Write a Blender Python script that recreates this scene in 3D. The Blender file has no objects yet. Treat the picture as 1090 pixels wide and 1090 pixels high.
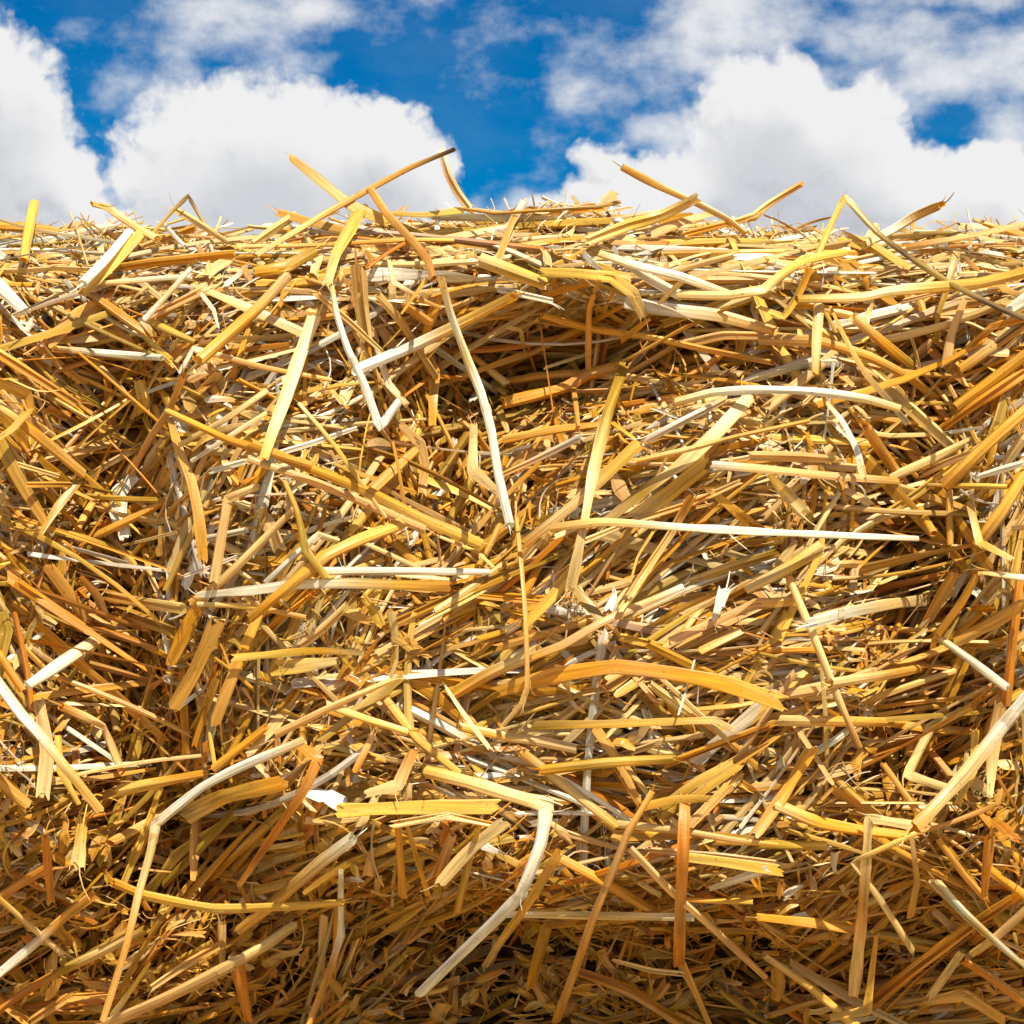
import bpy, math, random
import numpy as np
rng = np.random.default_rng(11)
random.seed(11)
scene = bpy.context.scene
col = scene.collection
R = math.radians

# traced stalks: (panel, form, width, colours along the stalk, lift tier, points, label, landmark name)
# forms: t hollow stalk, s split stalk, r flat leaf blade.  A number after the form letter = place of a joint along the stalk.
STALKS = [
# ---- top edge, against the sky
('A1','t',44,'Y',2,[(142,258),(118,380),(98,490)],'stout yellow stub standing upright on the top edge beside the left cloud','upright yellow stub'),
('A1','r',18,'CW',3,[(-20,322),(130,365),(250,385),(470,420)],'long thin white strand lying level across the upright yellow stub',None),
('A1','t',34,'TPPC',3,[(385,262),(445,275),(560,355),(650,405)],'pinkish stalk with a blunt brown tip poking up left above the top edge','blunt tipped pink stalk'),
('A1','t',46,'W',3,[(535,375),(440,490),(345,590)],'broad white stalk leaning right just below the blunt tipped pink stalk','broad white leaning stalk'),
('A1','r',40,'Y',2,[(590,375),(470,510),(350,625)],'yellow sheath lying along the right side of the broad white leaning stalk',None),
('A1','t',17,'VVBV',3,[(615,405),(700,305),(780,228),(850,350)],'olive stalk folded into a sharp peak above the left top edge','olive folded peak'),
('A1','s',28,'C',2,[(725,285),(830,345),(935,415)],'cream strand sloping down right under the olive folded peak',None),
('A1','t',22,'W',2,[(675,340),(720,390),(765,435)],'short white stick inside the olive folded peak',None),
('A1','r',9,'B',3,[(-10,497),(200,455),(405,432)],'thin dark brown stem lying nearly level near the upright yellow stub',None),
('A1','r',10,'B',3,[(55,722),(180,665),(310,608)],'thin dark brown stem sloping up right below the broad white leaning stalk',None),
('A1','t',11,'C',3,[(318,372),(365,520)],'thin pale pin of straw standing between the yellow stub and the white leaning stalk',None),
('A1','t',24,'WCW',2,[(600,738),(690,640),(790,532)],'slim white stalk rising right among level straw under the olive folded peak','slim white riser'),
('A1','r',18,'W',2,[(835,635),(885,700),(905,772)],None,None),
('A2','t',50,'CGY',3,[(140,560),(20,690),(-220,905)],'thick yellow stalk with a cut upper end rising right in the upper left','thick yellow riser'),
('A1','t',34,'PWW',2,[(230,862),(440,880),(670,898)],'level white stalk with a torn right end at the upper left','level white torn stalk'),
('A1','t',30,'WPTT',2,[(748,960),(800,858),(950,900),(1100,940),(1370,990)],'pinkish stalk bent down at its left end below the thick yellow riser','bent pink stalk'),
('A1','t',60,'W',2,[(-70,535),(100,705)],'stout white stalk coming in at the left edge under the top',None),
('A1','r',46,'P',1,[(825,607),(1000,680),(1257,796)],'broad pinkish strip sloping down right behind the thick yellow riser',None),
('A1','s',46,'GT',1,[(-20,870),(150,980),(310,1085)],None,None),
('A1','t',36,'YV',1,[(600,735),(700,785),(810,835)],None,None),
('A1','r',36,'Y',1,[(600,810),(700,905)],None,None),
('A1','s',44,'P',1,[(820,630),(720,680),(630,722)],None,None),
('A1','t',26,'PW',2,[(420,592),(640,572),(790,562)],None,None),
('A1','s',40,'G',1,[(470,527),(640,502),(960,470)],None,None),
('A1','r',56,'T',1,[(215,825),(330,720),(440,665)],None,None),
('A2','r',48,'TCY',3,[(170,78),(280,165),(400,262),(545,332)],'broad pale gold blade pointing up left into the big cloud','sky pointing blade'),
('A2','t0.45',28,'BTTTPP',3,[(828,36),(650,110),(490,195),(300,300),(10,475)],'longest tan stalk, its brown tip the highest point against the sky','highest tan stalk'),
('A2','s',32,'WPC',2,[(778,50),(805,140),(845,215),(885,270)],'short pale stem standing upright under the tip of the highest tan stalk',None),
('A2','t',36,'TTTO',3,[(485,200),(550,300),(640,395),(720,490),(745,570)],'orange tan stalk bending down right from the middle of the highest tan stalk','drooping tan stalk'),
('A2','s',32,'O',2,[(650,408),(560,460),(478,518)],None,None),
('A2','r',56,'GYC',3,[(448,275),(400,360),(340,470),(305,585)],'translucent yellow blade standing upright below the sky pointing blade','upright yellow blade'),
('A2','t',48,'VG',2,[(243,465),(130,525),(15,545)],'stubby olive gold stalk pointing right above the thick yellow riser',None),
('A2','r',36,'GV',2,[(120,303),(240,340),(370,372)],None,None),
('A2','s',40,'C',2,[(158,318),(80,370),(5,425)],None,None),
('A2','t',22,'CGY',2,[(-40,438),(300,430),(640,410),(825,412)],'long level gold stalk crossing behind the upright yellow blade',None),
('A2','t0.42',36,'CWWWWW',4,[(325,608),(345,720),(390,860),(460,1010),(522,1185),(597,1085)],'long white stalk folded at its foot into a tick mark','white tick shaped stalk'),
('A2','s',28,'PPC',2,[(270,640),(400,750),(520,862)],'rose tinted stalk sloping down right across the white tick shaped stalk',None),
('A2','t',30,'WC',2,[(510,865),(560,1010),(635,1095)],'pale forked stalk hanging just right of the white tick shaped stalk',None),
('A2','t',56,'YYCWW',3,[(1075,645),(900,735),(680,842),(430,948)],'broad cream stalk rising right across the white tick and the white hanging stalk','broad cream crossing stalk'),
('A2','t0.53',40,'CWCWWWW',4,[(778,572),(815,710),(885,900),(945,1050),(985,1200),(1015,1380),(1062,1590)],'long white stalk hanging down the upper middle and tapering to a point','white hanging stalk'),
('A2','r',60,'CCCCG',3,[(243,752),(185,910),(135,1060),(85,1190),(45,1310)],'broad pale blade standing upright, square topped, left of the white tick','broad pale upright blade'),
('A2','t',44,'CTC',2,[(515,640),(600,740),(680,860),(750,970)],'pale tan stalk sloping down right beneath the broad cream crossing stalk',None),
('A2','r',52,'TG',1,[(690,870),(748,960),(740,1165)],None,None),
('A2','t',50,'T',2,[(630,685),(722,750)],'short round stub with its hollow end showing, between two white stalks','hollow round stub'),
('A2','s',70,'PC',1,[(435,555),(445,680),(465,810)],None,None),
('A2','t',22,'CPT',2,[(562,500),(580,585),(700,660),(775,692)],None,None),
('A2','r',16,'Y',3,[(710,578),(660,650),(615,712)],None,None),
('A2','t',62,'CYY',2,[(955,498),(1080,545),(1205,592)],'thick bright yellow stalk sloping down right at the top middle','thick bright yellow stalk'),
('A2','r',30,'VT',2,[(1088,300),(1050,390),(1018,485)],'dull brown blade standing in the blue gap between the clouds',None),
('A2','r',18,'O',2,[(620,1060),(740,972),(875,988)],None,None),
('A2','t',36,'GC',2,[(910,895),(1045,1005)],None,None),
('A3','s',28,'W',2,[(-20,618),(80,640),(170,660)],None,None),
('A3','t',17,'TTVT',2,[(-180,280),(-50,300),(100,290),(330,275),(380,272),(465,253)],'long thin tan stem along the top edge below the blue gap','thin top edge stem'),
('A2','r',24,'Y',2,[(560,300),(700,305),(850,288)],None,None),
('A3','t',30,'TTPT',3,[(478,110),(630,190),(790,262),(920,330),(985,382)],'tan stalk pointing up left into the right cloud','sky pointing tan stalk'),
('A3','s',46,'CYC',3,[(775,243),(640,310),(500,352),(345,412)],'pale gold stalk rising right to meet the sky pointing tan stalk','pale gold riser'),
('A3','r',46,'PO',2,[(620,375),(740,330),(855,300)],None,None),
('A3','s',28,'GGCT',3,[(750,383),(1025,312),(1085,260),(1212,182)],'yellow stalk on the top edge ending in a thin forked tip against the cloud','forked tip stalk'),
('A3','t',40,'CWWC',3,[(385,468),(550,520),(720,562),(905,630)],'white stalk sloping gently down right beneath the pale gold riser','gently sloping white stalk'),
('A3','s',40,'W',2,[(490,510),(600,577),(695,628)],None,None),
('A3','r',40,'YYYC',3,[(160,545),(300,550),(430,565),(520,630),(560,715)],'yellow blade bending down to a white frayed end above the dark hollow','yellow bending blade'),
('A3','t',56,'WWCT',3,[(495,672),(680,700),(870,722),(1100,785)],'stout white stalk lying level right of the yellow bending blade','stout level white stalk'),
('A3','t',40,'PCCCYYY',3,[(715,640),(920,640),(1060,615),(1170,530),(1230,490),(1395,462)],'long cream stalk whose right end bends up and turns yellow','bent cream to yellow stalk'),
('A3','t',28,'C',3,[(725,580),(630,672)],None,None),
('A3','r',26,'G',3,[(585,742),(478,822)],None,None),
('A3','t',34,'GGYTT',2,[(150,725),(350,780),(600,815),(800,860),(1095,918)],'long gold stalk curving level under the overhang right of centre','long gold overhang stalk'),
('A3','t',17,'T',3,[(925,688),(720,782),(560,872),(445,932)],'thin tan stalk rising right across the long gold overhang stalk',None),
('A3','r',26,'T',3,[(378,585),(340,700),(335,945)],'thin tan blade hanging straight down over the dark hollow','thin hanging tan blade'),
('A3','r',15,'C',3,[(10,775),(55,785),(72,868)],None,None),
('A3','t',54,'GOGG',2,[(475,933),(330,970),(240,1022),(-10,1085)],'thick orange gold stalk ending at the top of the olive upright blade',None),
('B3','r',46,'VVCCC',3,[(482,5),(420,180),(360,420),(320,640),(265,910)],'long olive blade standing upright through the middle of the bale','olive upright blade'),
('A3','s',38,'CT',2,[(755,835),(900,805),(1255,818)],None,None),
('B4','t',36,'CWWWC',3,[(-350,150),(-200,110),(0,98),(200,104),(430,135),(570,175)],'long white stalk arching level above the cut pinkish white stalk','white arching stalk'),
('A4','t',26,'YYVBVBB',3,[(238,465),(290,350),(348,233),(480,380),(640,500),(790,595),(1000,700),(1100,740)],'dark olive stalk folded to a peak against the right cloud and running down right','dark folded peak'),
('A4','t',40,'TPWC',3,[(748,263),(640,310),(540,370),(430,428)],'pale pink stalk with a blunt tip poking up right beside the dark folded peak','blunt pale pointer'),
('A4','r',20,'TPPC',3,[(595,437),(800,405),(950,375),(1100,343)],'long pinkish strand along the top edge at the far right',None),
('A4','r',9,'B',3,[(715,438),(900,465),(1100,497)],'thin dark stem nearly level below the top edge at the far right',None),
('A4','t',50,'VCCYYY',3,[(150,655),(420,648),(520,625),(700,607),(900,590),(1100,543)],'long pale yellow stalk lying level under the dark folded peak','long pale yellow level stalk'),
('A4','r',30,'GYY',3,[(198,540),(150,650),(95,728),(-10,688)],'bright yellow strip hooked back to the left beside the long pale yellow level stalk','yellow hook'),
('A4','t0.08',40,'CCCT',3,[(242,685),(232,820),(225,962)],'short pale tube hanging upright with an open lower end','hanging pale tube'),
('A4','r',62,'YGG',2,[(365,408),(480,450),(595,512)],'broad pointed yellow leaf tucked under the dark folded peak',None),
('A4','t',42,'CGV',2,[(388,732),(500,830),(630,940)],None,None),
('A4','t',44,'PTTG',2,[(0,822),(250,835),(450,895),(620,985),(730,1070)],'long tan stalk curving down right behind the hanging pale tube','long tan curving stalk'),
('A4','r',26,'TTCW',3,[(288,688),(340,800),(430,960),(540,1090),(605,1170)],'narrow pale strand hanging down right beside the hanging pale tube',None),
('A4','s',20,'CPC',3,[(628,828),(655,930),(625,1080),(598,1160)],None,None),
('A4','r',44,'P',2,[(838,675),(790,800),(772,905)],'torn orange pink blade standing in the right hand cleft','torn orange blade'),
('A4','t',50,'CYY',2,[(655,655),(678,738)],None,None),
('A4','r',30,'V',2,[(812,458),(770,620),(735,720),(728,825)],None,None),
('A4','s',34,'GT',1,[(1095,735),(960,770),(795,915)],None,None),
('A4','t',52,'G',1,[(1100,885),(950,1000),(820,1095)],None,None),
('A4','t',40,'CG',2,[(965,848),(830,942)],None,None),
('A4','t',60,'W',2,[(1130,630),(1015,715)],None,None),
('A4','s',24,'P',3,[(598,662),(800,612),(975,548)],'pinkish strand rising right across the long pale yellow level stalk',None),
# ---- upper middle rows
('B1','t',56,'CGTT',2,[(-20,145),(150,280),(340,440)],'thick gold stalk sloping down right at the left edge','left edge gold stalk'),
('B1','r',54,'YGG',3,[(0,70),(110,120),(120,175),(60,250),(-10,300)],'dark gold curled leaf at the left edge',None),
('B1','r',60,'WWW',3,[(545,470),(495,520),(490,600),(515,690)],'white torn shred hanging in the left hand cleft','white torn shred'),
('B1','t',36,'TP',2,[(760,40),(700,180),(620,300),(530,470)],'tan stalk leaning right above the white torn shred','leaning tan stalk'),
('B1','r',44,'TTTG',2,[(705,220),(740,340),(790,470),(820,600),(840,785)],None,None),
('B1','r',50,'VT',2,[(0,325),(80,470),(185,645)],None,None),
('B1','r',36,'V',2,[(315,490),(240,580),(175,685)],None,None),
('B1','s',26,'TV',2,[(120,490),(310,490),(465,525)],None,None),
('B1','s',22,'C',2,[(55,400),(140,425),(235,452)],None,None),
('B1','t',42,'CPPC',3,[(1065,498),(945,550),(920,690),(888,885)],'pale pink stalk bent at its top and hanging down left of centre','bent hanging pink stalk'),
('B1','s',18,'W',2,[(772,866),(870,832),(975,790)],None,None),
('B1','s',30,'W',1,[(845,717),(1012,680)],None,None),
('B1','s',16,'C',2,[(508,742),(620,715),(725,688)],None,None),
('B2','r',50,'WWWWCYT',3,[(-215,948),(0,928),(180,905),(400,900),(560,906),(790,912)],'broad bright white blade lying level left of centre','broad white level blade'),
('B1','t',24,'CYT',3,[(822,985),(960,990),(1100,1005),(1265,1040)],'thin cream stalk just under the left end of the broad white level blade',None),
('B1','s',30,'W',2,[(882,432),(1003,398)],None,None),
('B1','t',26,'C',2,[(1100,105),(930,222),(745,325)],None,None),
('B1','t',22,'CW',2,[(1100,195),(950,290),(795,392)],None,None),
('B1','t',36,'YGGT',3,[(695,186),(830,250),(960,310),(1285,408)],'gold stalk sloping down right from the leaning tan stalk','sloping gold stalk'),
('B1','r',40,'Y',2,[(585,90),(600,150),(545,215)],None,None),
('B1','r',58,'T',1,[(215,850),(290,950),(355,1045)],None,None),
('B1','r',50,'TC',2,[(342,880),(400,950),(435,1035)],None,None),
('B1','s',45,'GT',1,[(85,910),(330,1072)],None,None),
('B1','s',48,'TC',2,[(445,950),(600,980),(750,1002)],None,None),
('B1','s',50,'TV',1,[(485,1008),(710,1095)],None,None),
('B1','r',50,'GO',1,[(445,55),(470,335)],None,None),
('B1','t',36,'CT',2,[(485,740),(560,830)],None,None),
('B1','t',40,'PCT',2,[(1220,588),(915,891),(795,978)],'pale stalk rising right behind the left end of the broad white level blade',None),
('B1','r',58,'GG',2,[(818,1000),(716,1210)],'gold blade leaning right just below the left end of the broad white level blade',None),
('B2','t',40,'CPPP',2,[(-20,383),(200,460),(400,540),(700,672)],'long pinkish stalk running parallel below the long thick gold stalk',None),
('B2','t',46,'GGGYY',3,[(-10,318),(200,410),(450,510),(700,630),(935,735)],'long thick gold stalk running down right to the middle of the bale','long thick gold stalk'),
('B2','t',20,'CYYC',3,[(188,155),(330,320),(460,505),(545,625)],'thin yellow stem crossing the long thick gold stalk steeply','thin steep yellow stem'),
('B2','s',28,'W',3,[(95,362),(250,315),(418,258)],'forked white strand rising right above the long thick gold stalk',None),
('B2','t',52,'YGGG',3,[(605,655),(430,722),(300,785),(170,890),(-10,1040)],'thick orange gold stalk with a cut end curving up right over white straw','curved gold stalk'),
('B2','t',35,'WWWW',3,[(285,850),(600,850),(975,852)],'straight white stalk lying level just above the broad white blade','straight white level stalk'),
('B2','t',30,'TVVY',3,[(130,478),(180,600),(215,760),(300,872)],'thin olive stalk hanging down behind the curved gold stalk',None),
('B2','t',30,'WWC',2,[(58,890),(180,775),(268,698),(345,722)],'white stalk bent at its top behind the curved gold stalk',None),
('B2','r',40,'PT',2,[(618,250),(690,320),(708,400),(700,510)],None,None),
('B2','r',40,'PPC',3,[(910,258),(905,430),(1012,525)],'tan peeled tube standing left of the tip of the white hanging stalk',None),
('B2','t',38,'V',1,[(884,285),(780,440),(690,565)],None,None),
('B2','t',36,'V',1,[(905,460),(815,630)],None,None),
('B2','t',50,'GT',2,[(668,350),(490,510)],'stubby gold tube lying in the dark hollow left of the white hanging stalk',None),
('B2','t',36,'YC',2,[(1045,818),(900,920),(755,1012)],'yellow stalk rising right beside the right end of the straight white level stalk',None),
('B2','s',30,'CY',2,[(1025,880),(880,965),(690,1065)],None,None),
('B2','t',15,'CYC',3,[(775,708),(930,770),(993,832)],None,None),
('B2','r',16,'T',3,[(578,318),(600,420),(622,555)],None,None),
('B3','t',56,'YYCCT',3,[(538,332),(430,430),(280,570),(80,732)],'thick pale stalk rising right to a yellow cut end across the olive upright blade','thick pale riser'),
('B3','t',36,'TCWWWW',4,[(185,668),(400,645),(700,665),(1090,688),(1695,714)],'longest straight white stalk lying level right of the middle','longest white level stalk'),
('B3','r',56,'CCCVC',2,[(990,140),(870,270),(740,390),(560,520),(405,645)],'broad cream blade rising right above the longest white level stalk','broad cream blade'),
('B3','t',24,'TCVTT',3,[(535,392),(760,340),(950,290),(1250,225)],'thin tan stalk crossing the broad cream blade at a shallow slope',None),
('B3','s',42,'CWWW',2,[(905,138),(760,210),(590,298)],'white split stalk rising right at the upper end of the thick pale riser',None),
('B3','r',80,'YYC',2,[(795,425),(690,510),(570,600)],'pale yellow pointed leaf lying beside the broad cream blade',None),
('B3','s',32,'CTCC',2,[(955,482),(780,560),(530,640),(335,718)],'cream split stalk crossing under the longest white level stalk',None),
('B3','s',46,'TCTC',3,[(757,555),(680,690),(580,840),(475,1000)],'straight pale stalk leaning right across the longest white level stalk','pale leaning stalk'),
('B3','r',14,'Y',3,[(603,688),(540,790),(512,890)],None,None),
('B3','r',50,'YG',3,[(275,845),(180,960),(75,1065)],'short orange yellow blade leaning right at the foot of the olive upright blade',None),
('B3','r',50,'V',2,[(278,920),(390,1050)],'greenish blade sloping down right from the foot of the olive upright blade',None),
('C3','t',40,'WPPPPT',3,[(722,22),(560,92),(380,172),(230,260),(115,305)],'long pinkish stalk with a white cut tip rising right below the middle','long pink riser'),
('B3','r',46,'W',3,[(892,950),(858,1045)],'small bright white scrap right of the tip of the long pink riser','small white scrap'),
('B3','t',38,'WCPPCT',3,[(858,408),(1090,428),(1300,450),(1610,474)],'long pinkish white stalk with a square cut left end right of the middle','cut pinkish white stalk'),
('B3','r',46,'YG',2,[(868,535),(985,632)],None,None),
('B4','r',52,'YC',3,[(40,455),(160,590)],'split cream leaf hanging from the cut pinkish white stalk',None),
('B3','t',36,'GGT',2,[(-10,302),(200,262),(395,240)],None,None),
('B3','s',28,'TW',2,[(-10,445),(130,380),(300,295)],None,None),
('B3','t',22,'T',2,[(275,95),(295,250)],None,None),
('B3','r',11,'B',3,[(302,355),(200,470),(75,565)],'thin dark stem rising right, left of the thick pale riser',None),
('B3','t',24,'TTTTC',3,[(38,630),(60,840),(75,1030),(85,1330),(60,1400),(-15,1485)],'thin brown stem hanging straight down from the middle and bending left at its foot','thin hanging brown stem'),
('B3','s',46,'VC',1,[(1100,778),(900,840),(735,902)],None,None),
('B3','s',46,'VT',1,[(1100,858),(890,965)],None,None),
('C3','t',40,'YPPP',2,[(1180,78),(1030,88),(860,160),(675,242)],'pinkish stalk with a yellow right end beside the small white scrap','pink and yellow stalk'),
# ---- right side of the middle
('B4','t',40,'TGGGT',3,[(428,240),(500,350),(590,480),(715,690)],'gold stalk sloping steeply down right into the right hand cleft','steep gold stalk'),
('B4','r',30,'CWWWC',3,[(278,155),(340,230),(400,350),(420,440)],'white strand curving down beside the steep gold stalk','curved white strand'),
('B4','t',60,'CYCC',3,[(236,755),(100,840),(-60,925)],'thick cream stub with a square end below the longest white level stalk','thick cream stub'),
('B4','t',24,'C',2,[(323,525),(240,660),(180,775)],'thin pale stick passing behind the right part of the longest white level stalk',None),
('B4','t',24,'CYY',3,[(600,488),(1015,499)],'straight yellow stalk lying level across the right hand cleft','level yellow stalk'),
('B4','t',58,'GGYT',3,[(1110,170),(930,330),(770,485)],'thick gold stalk rising right at the right edge','right edge gold stalk'),
('B4','s',38,'CP',2,[(895,348),(760,400),(675,442)],None,None),
('B4','s',28,'W',2,[(895,458),(1085,402)],None,None),
('B4','r',28,'TYYC',3,[(868,585),(905,730),(1035,795)],'yellow stem bent like an elbow at the right edge',None),
('B4','t',56,'G',2,[(1100,435),(1000,600),(905,730)],None,None),
('B4','t0.52',46,'WCGGG',3,[(1110,880),(903,850),(830,980),(740,1100)],'folded stalk, white on its level part and gold below the fold, at the right edge','white and gold folded stalk'),
('C4','r0.3',46,'WWCC',3,[(200,168),(350,125),(520,90),(690,70)],'broad white blade with a brown joint below the thick cream stub','jointed white blade'),
('C4','t',32,'TCCCT',3,[(118,-20),(230,250),(320,480),(405,675)],'thin straight tan stalk running steeply down across the jointed white blade','steep thin tan stalk'),
('B4','r',56,'T',2,[(785,885),(700,1040)],None,None),
('B4','r',64,'T',1,[(600,270),(655,410)],None,None),
('B4','r',14,'W',3,[(790,272),(912,254)],None,None),
('B4','s',50,'G',1,[(1100,20),(900,150),(735,265)],None,None),
('B4','s',50,'CPC',2,[(-30,370),(150,375),(308,385)],None,None),
('B4','t',30,'T',1,[(780,520),(785,735)],None,None),
# ---- lower left
('C1','t0.42',52,'WWWCTT',4,[(-50,362),(90,550),(165,632),(290,790),(415,945)],'long stalk sloping steeply down right from the left edge, white above its joint','left edge jointed stalk'),
('C1','r',60,'PPC',2,[(165,515),(195,700),(180,855)],'pinkish leaf hanging behind the left edge jointed stalk',None),
('C1','t',50,'CWW',3,[(390,245),(260,330),(120,425)],'short broad white stalk open at its lower left end','short broad white stalk'),
('C1','t',42,'TCPT',3,[(255,515),(425,592),(505,785)],'tan stalk bent downward right of the left edge jointed stalk','bent tan stalk'),
('C1','t',50,'YYGG',3,[(500,862),(650,830),(840,792)],'yellow hollow tube with its open end facing left','yellow open tube'),
('P','t0.5',10,'CWWWCCTTT',4,[(324,788),(255,817),(215,838),(166,877),(160,908),(148,950),(135,1005),(110,1085)],'long stalk bent over at an elbow, white above and tan below, at the lower left','white elbow stalk'),
('C1','t',30,'YYY',3,[(240,640),(250,780),(325,915)],'bright yellow kinked tube beside the left edge jointed stalk',None),
('C2','r',38,'YYGC',3,[(-65,312),(0,305),(250,283),(445,292)],'gold stalk lying level with a torn right end below the broad white level blade','torn level gold stalk'),
('C1','r',50,'YGTT',2,[(1075,135),(1000,300),(895,570)],'gold blade leaning right below the broad white level blade',None),
('C1','r',68,'T',2,[(885,195),(800,380),(735,490)],None,None),
('C1','t',34,'GV',1,[(400,190),(450,400),(485,610)],None,None),
('C1','r',13,'T',2,[(498,548),(640,660),(765,775)],None,None),
('C1','t',36,'O',1,[(60,130),(110,350),(132,525)],None,None),
('C1','t',36,'GO',1,[(-10,290),(90,440)],None,None),
('C1','r',16,'Y',3,[(868,628),(886,742)],None,None),
('C1','t',38,'G',1,[(890,768),(1095,605)],None,None),
('D1','r',74,'CYYG',2,[(775,225),(920,150),(1150,95)],'broad ragged yellow leaf under the upper arm of the white elbow stalk','ragged yellow leaf'),
('D1','t',42,'TPT',1,[(455,340),(640,240),(800,150)],None,None),
('C2','t',38,'PPPC',3,[(100,625),(330,512),(565,408)],'straight pinkish stalk rising right below the torn level gold stalk','straight pink riser'),
('C2','t',34,'CYY',3,[(305,508),(450,560),(632,618)],'pale yellow pointed stalk starting under the straight pink riser',None),
('C2','r',40,'V',2,[(600,400),(420,540),(285,648)],'greenish blade rising right just behind the straight pink riser',None),
('C2','s',40,'CP',2,[(378,105),(280,200),(165,285)],None,None),
('C2','r',66,'YC',2,[(110,352),(210,342),(325,328)],'pale yellow torn leaf under the torn level gold stalk',None),
('C2','t',40,'TTY',2,[(545,485),(680,650),(850,790)],'dull tan stalk sloping down right to the white folded stalk',None),
('P','t',14,'TCCWWWWW',5,[(456,822),(500,833),(545,847),(582,857),(575,899),(554,953),(447,1057)],'bright white broad stalk folded sharply down left in the lower middle','bright white folded stalk'),
('C2','r',20,'C',3,[(785,418),(880,560),(975,685)],'thin cream stem sloping steeply down right of the straight pink riser',None),
('C3','t',42,'YYCC',2,[(-195,598),(0,640),(150,660),(280,688)],'pale yellow stalk with a small hollow right end above the bright white folded stalk',None),
('C2','t',54,'CCTG',2,[(1180,282),(960,385),(825,462)],'thick cream stub rising right to the thin hanging brown stem',None),
('C2','r',42,'OOOOT',3,[(195,678),(268,730),(215,850),(100,1020),(-60,1255)],'long orange blade bent at its top and leaning right at the lower left','long orange blade'),
('C2','r',50,'OCC',2,[(650,728),(600,840),(480,872)],'curled pale leaf right of the long orange blade',None),
('C2','t',34,'PO',2,[(492,635),(420,780)],None,None),
('D2','r',60,'YYY',2,[(380,205),(600,195),(980,190)],'ragged yellow stalk lying level left of the bright white folded stalk','ragged level yellow stalk'),
('D2','s',38,'CCY',3,[(585,262),(800,225),(1025,272)],None,None),
('D2','r',50,'CCCC',3,[(1020,272),(920,350),(850,420),(785,495)],'curled cream leaf hanging from the right end of the ragged level yellow stalk','curled cream leaf'),
('D2','t',34,'YYG',2,[(930,280),(890,420),(845,615)],'yellow stalk hanging behind the curled cream leaf',None),
('D2','t',42,'PO',2,[(825,308),(765,470)],'stubby orange stalk standing left of the curled cream leaf',None),
('D2','r',26,'G',2,[(635,265),(722,555)],None,None),
('D2','r',40,'G',2,[(598,268),(618,555)],None,None),
('D2','t',56,'WCTTT',2,[(405,325),(270,425),(80,590),(-60,700)],'stout tan stalk with a white upper end beside the white and tan hanging stalk',None),
('D2','r',28,'Y',3,[(382,428),(300,482),(212,545)],None,None),
('P','t0.46',11,'GYYYYY',3,[(122,940),(155,953),(228,967),(300,965),(364,961)],'level yellow stalk with a joint in its middle crossing the white elbow stalk','level jointed yellow stalk'),
('D2','t',32,'WWWTTT',3,[(362,455),(360,600),(361,725),(310,880),(225,1095)],'stalk hanging, white above, tan below, at the right end of the level jointed yellow stalk','white and tan hanging stalk'),
('D1','t0.62',60,'PPPCC',3,[(445,1088),(700,975),(935,857),(1090,770),(1210,685)],'thick pale stalk rising right along the bottom left','thick pale bottom stalk'),
('D1','t',44,'WWTT',3,[(-20,895),(130,770),(270,645),(375,565)],'pale stalk rising right at the left edge near the bottom','bottom left pale riser'),
('D1','t',36,'YCC',3,[(-20,555),(110,670),(255,795)],'cream stalk crossing over the bottom left pale riser',None),
('D1','t',44,'VCVOO',2,[(600,700),(400,800),(290,852),(150,930),(-10,1035)],'olive and orange stalk sloping down left behind the white elbow stalk',None),
('D1','r',26,'YYC',3,[(620,838),(550,940),(468,1055)],'yellow spear shaped sliver at the lower end of the white elbow stalk',None),
('D1','s',40,'CT',2,[(635,935),(760,850),(900,770)],None,None),
('D1','r',66,'O',2,[(985,860),(1030,1070)],'broad orange blade hanging below the thick pale bottom stalk',None),
('D1','t',36,'P',2,[(920,675),(920,840)],None,None),
('D1','r',40,'O',2,[(188,325),(212,575)],'short orange blade standing upright below the left edge jointed stalk',None),
('D1','t',40,'O',1,[(-10,565),(190,445)],None,None),
('D1','t',48,'T',1,[(-20,65),(110,180)],None,None),
('D1','r',50,'T',2,[(812,250),(800,485)],None,None),
('D1','s',40,'T',1,[(140,1070),(280,980),(430,970)],None,None),
('D1','r',56,'YC',3,[(338,285),(322,410)],None,None),
# ---- lower middle
('C3','r',66,'GGGTGGY',3,[(-30,450),(200,385),(450,350),(700,380),(900,420),(1110,490)],'broad gold stalk arching below the long pink riser','broad gold arch'),
('C3','r',38,'VYYYC',3,[(110,592),(450,585),(860,570),(925,605)],'straight yellow blade lying level below the broad gold arch','level yellow blade'),
('C3','t',44,'GVYV',3,[(145,775),(400,745),(685,728)],'olive yellow tube lying level with its open end facing right','olive level tube'),
('C3','t',42,'TCCY',2,[(65,710),(250,850),(450,1010)],'pale stalk sloping down right from the left end of the olive level tube',None),
('C3','s',58,'TG',1,[(1100,585),(900,660),(670,745)],None,None),
('C3','r',84,'YV',2,[(925,765),(800,840),(680,925)],'pale yellow broad leaf rising right below the olive level tube',None),
('C3','t',44,'TP',2,[(915,845),(840,920),(760,1000)],None,None),
('D3','r',56,'OOTO',3,[(737,165),(728,400),(718,610),(712,840)],'flat orange blade hanging upright in the lower middle','orange upright blade'),
('C3','r',36,'GY',3,[(585,925),(700,900),(815,897)],'short yellow strip lying across the top of the orange upright blade',None),
('D3','t',38,'CCPPY',2,[(465,265),(700,290),(950,330),(1110,348)],'cream stalk passing level behind the top of the orange upright blade',None),
('D3','t0.45',46,'TTPPTTT',3,[(600,130),(500,300),(440,450),(360,640),(290,840),(205,1070)],'long straight tan stalk leaning right with a forked top in the lower middle','long leaning tan stalk'),
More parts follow.
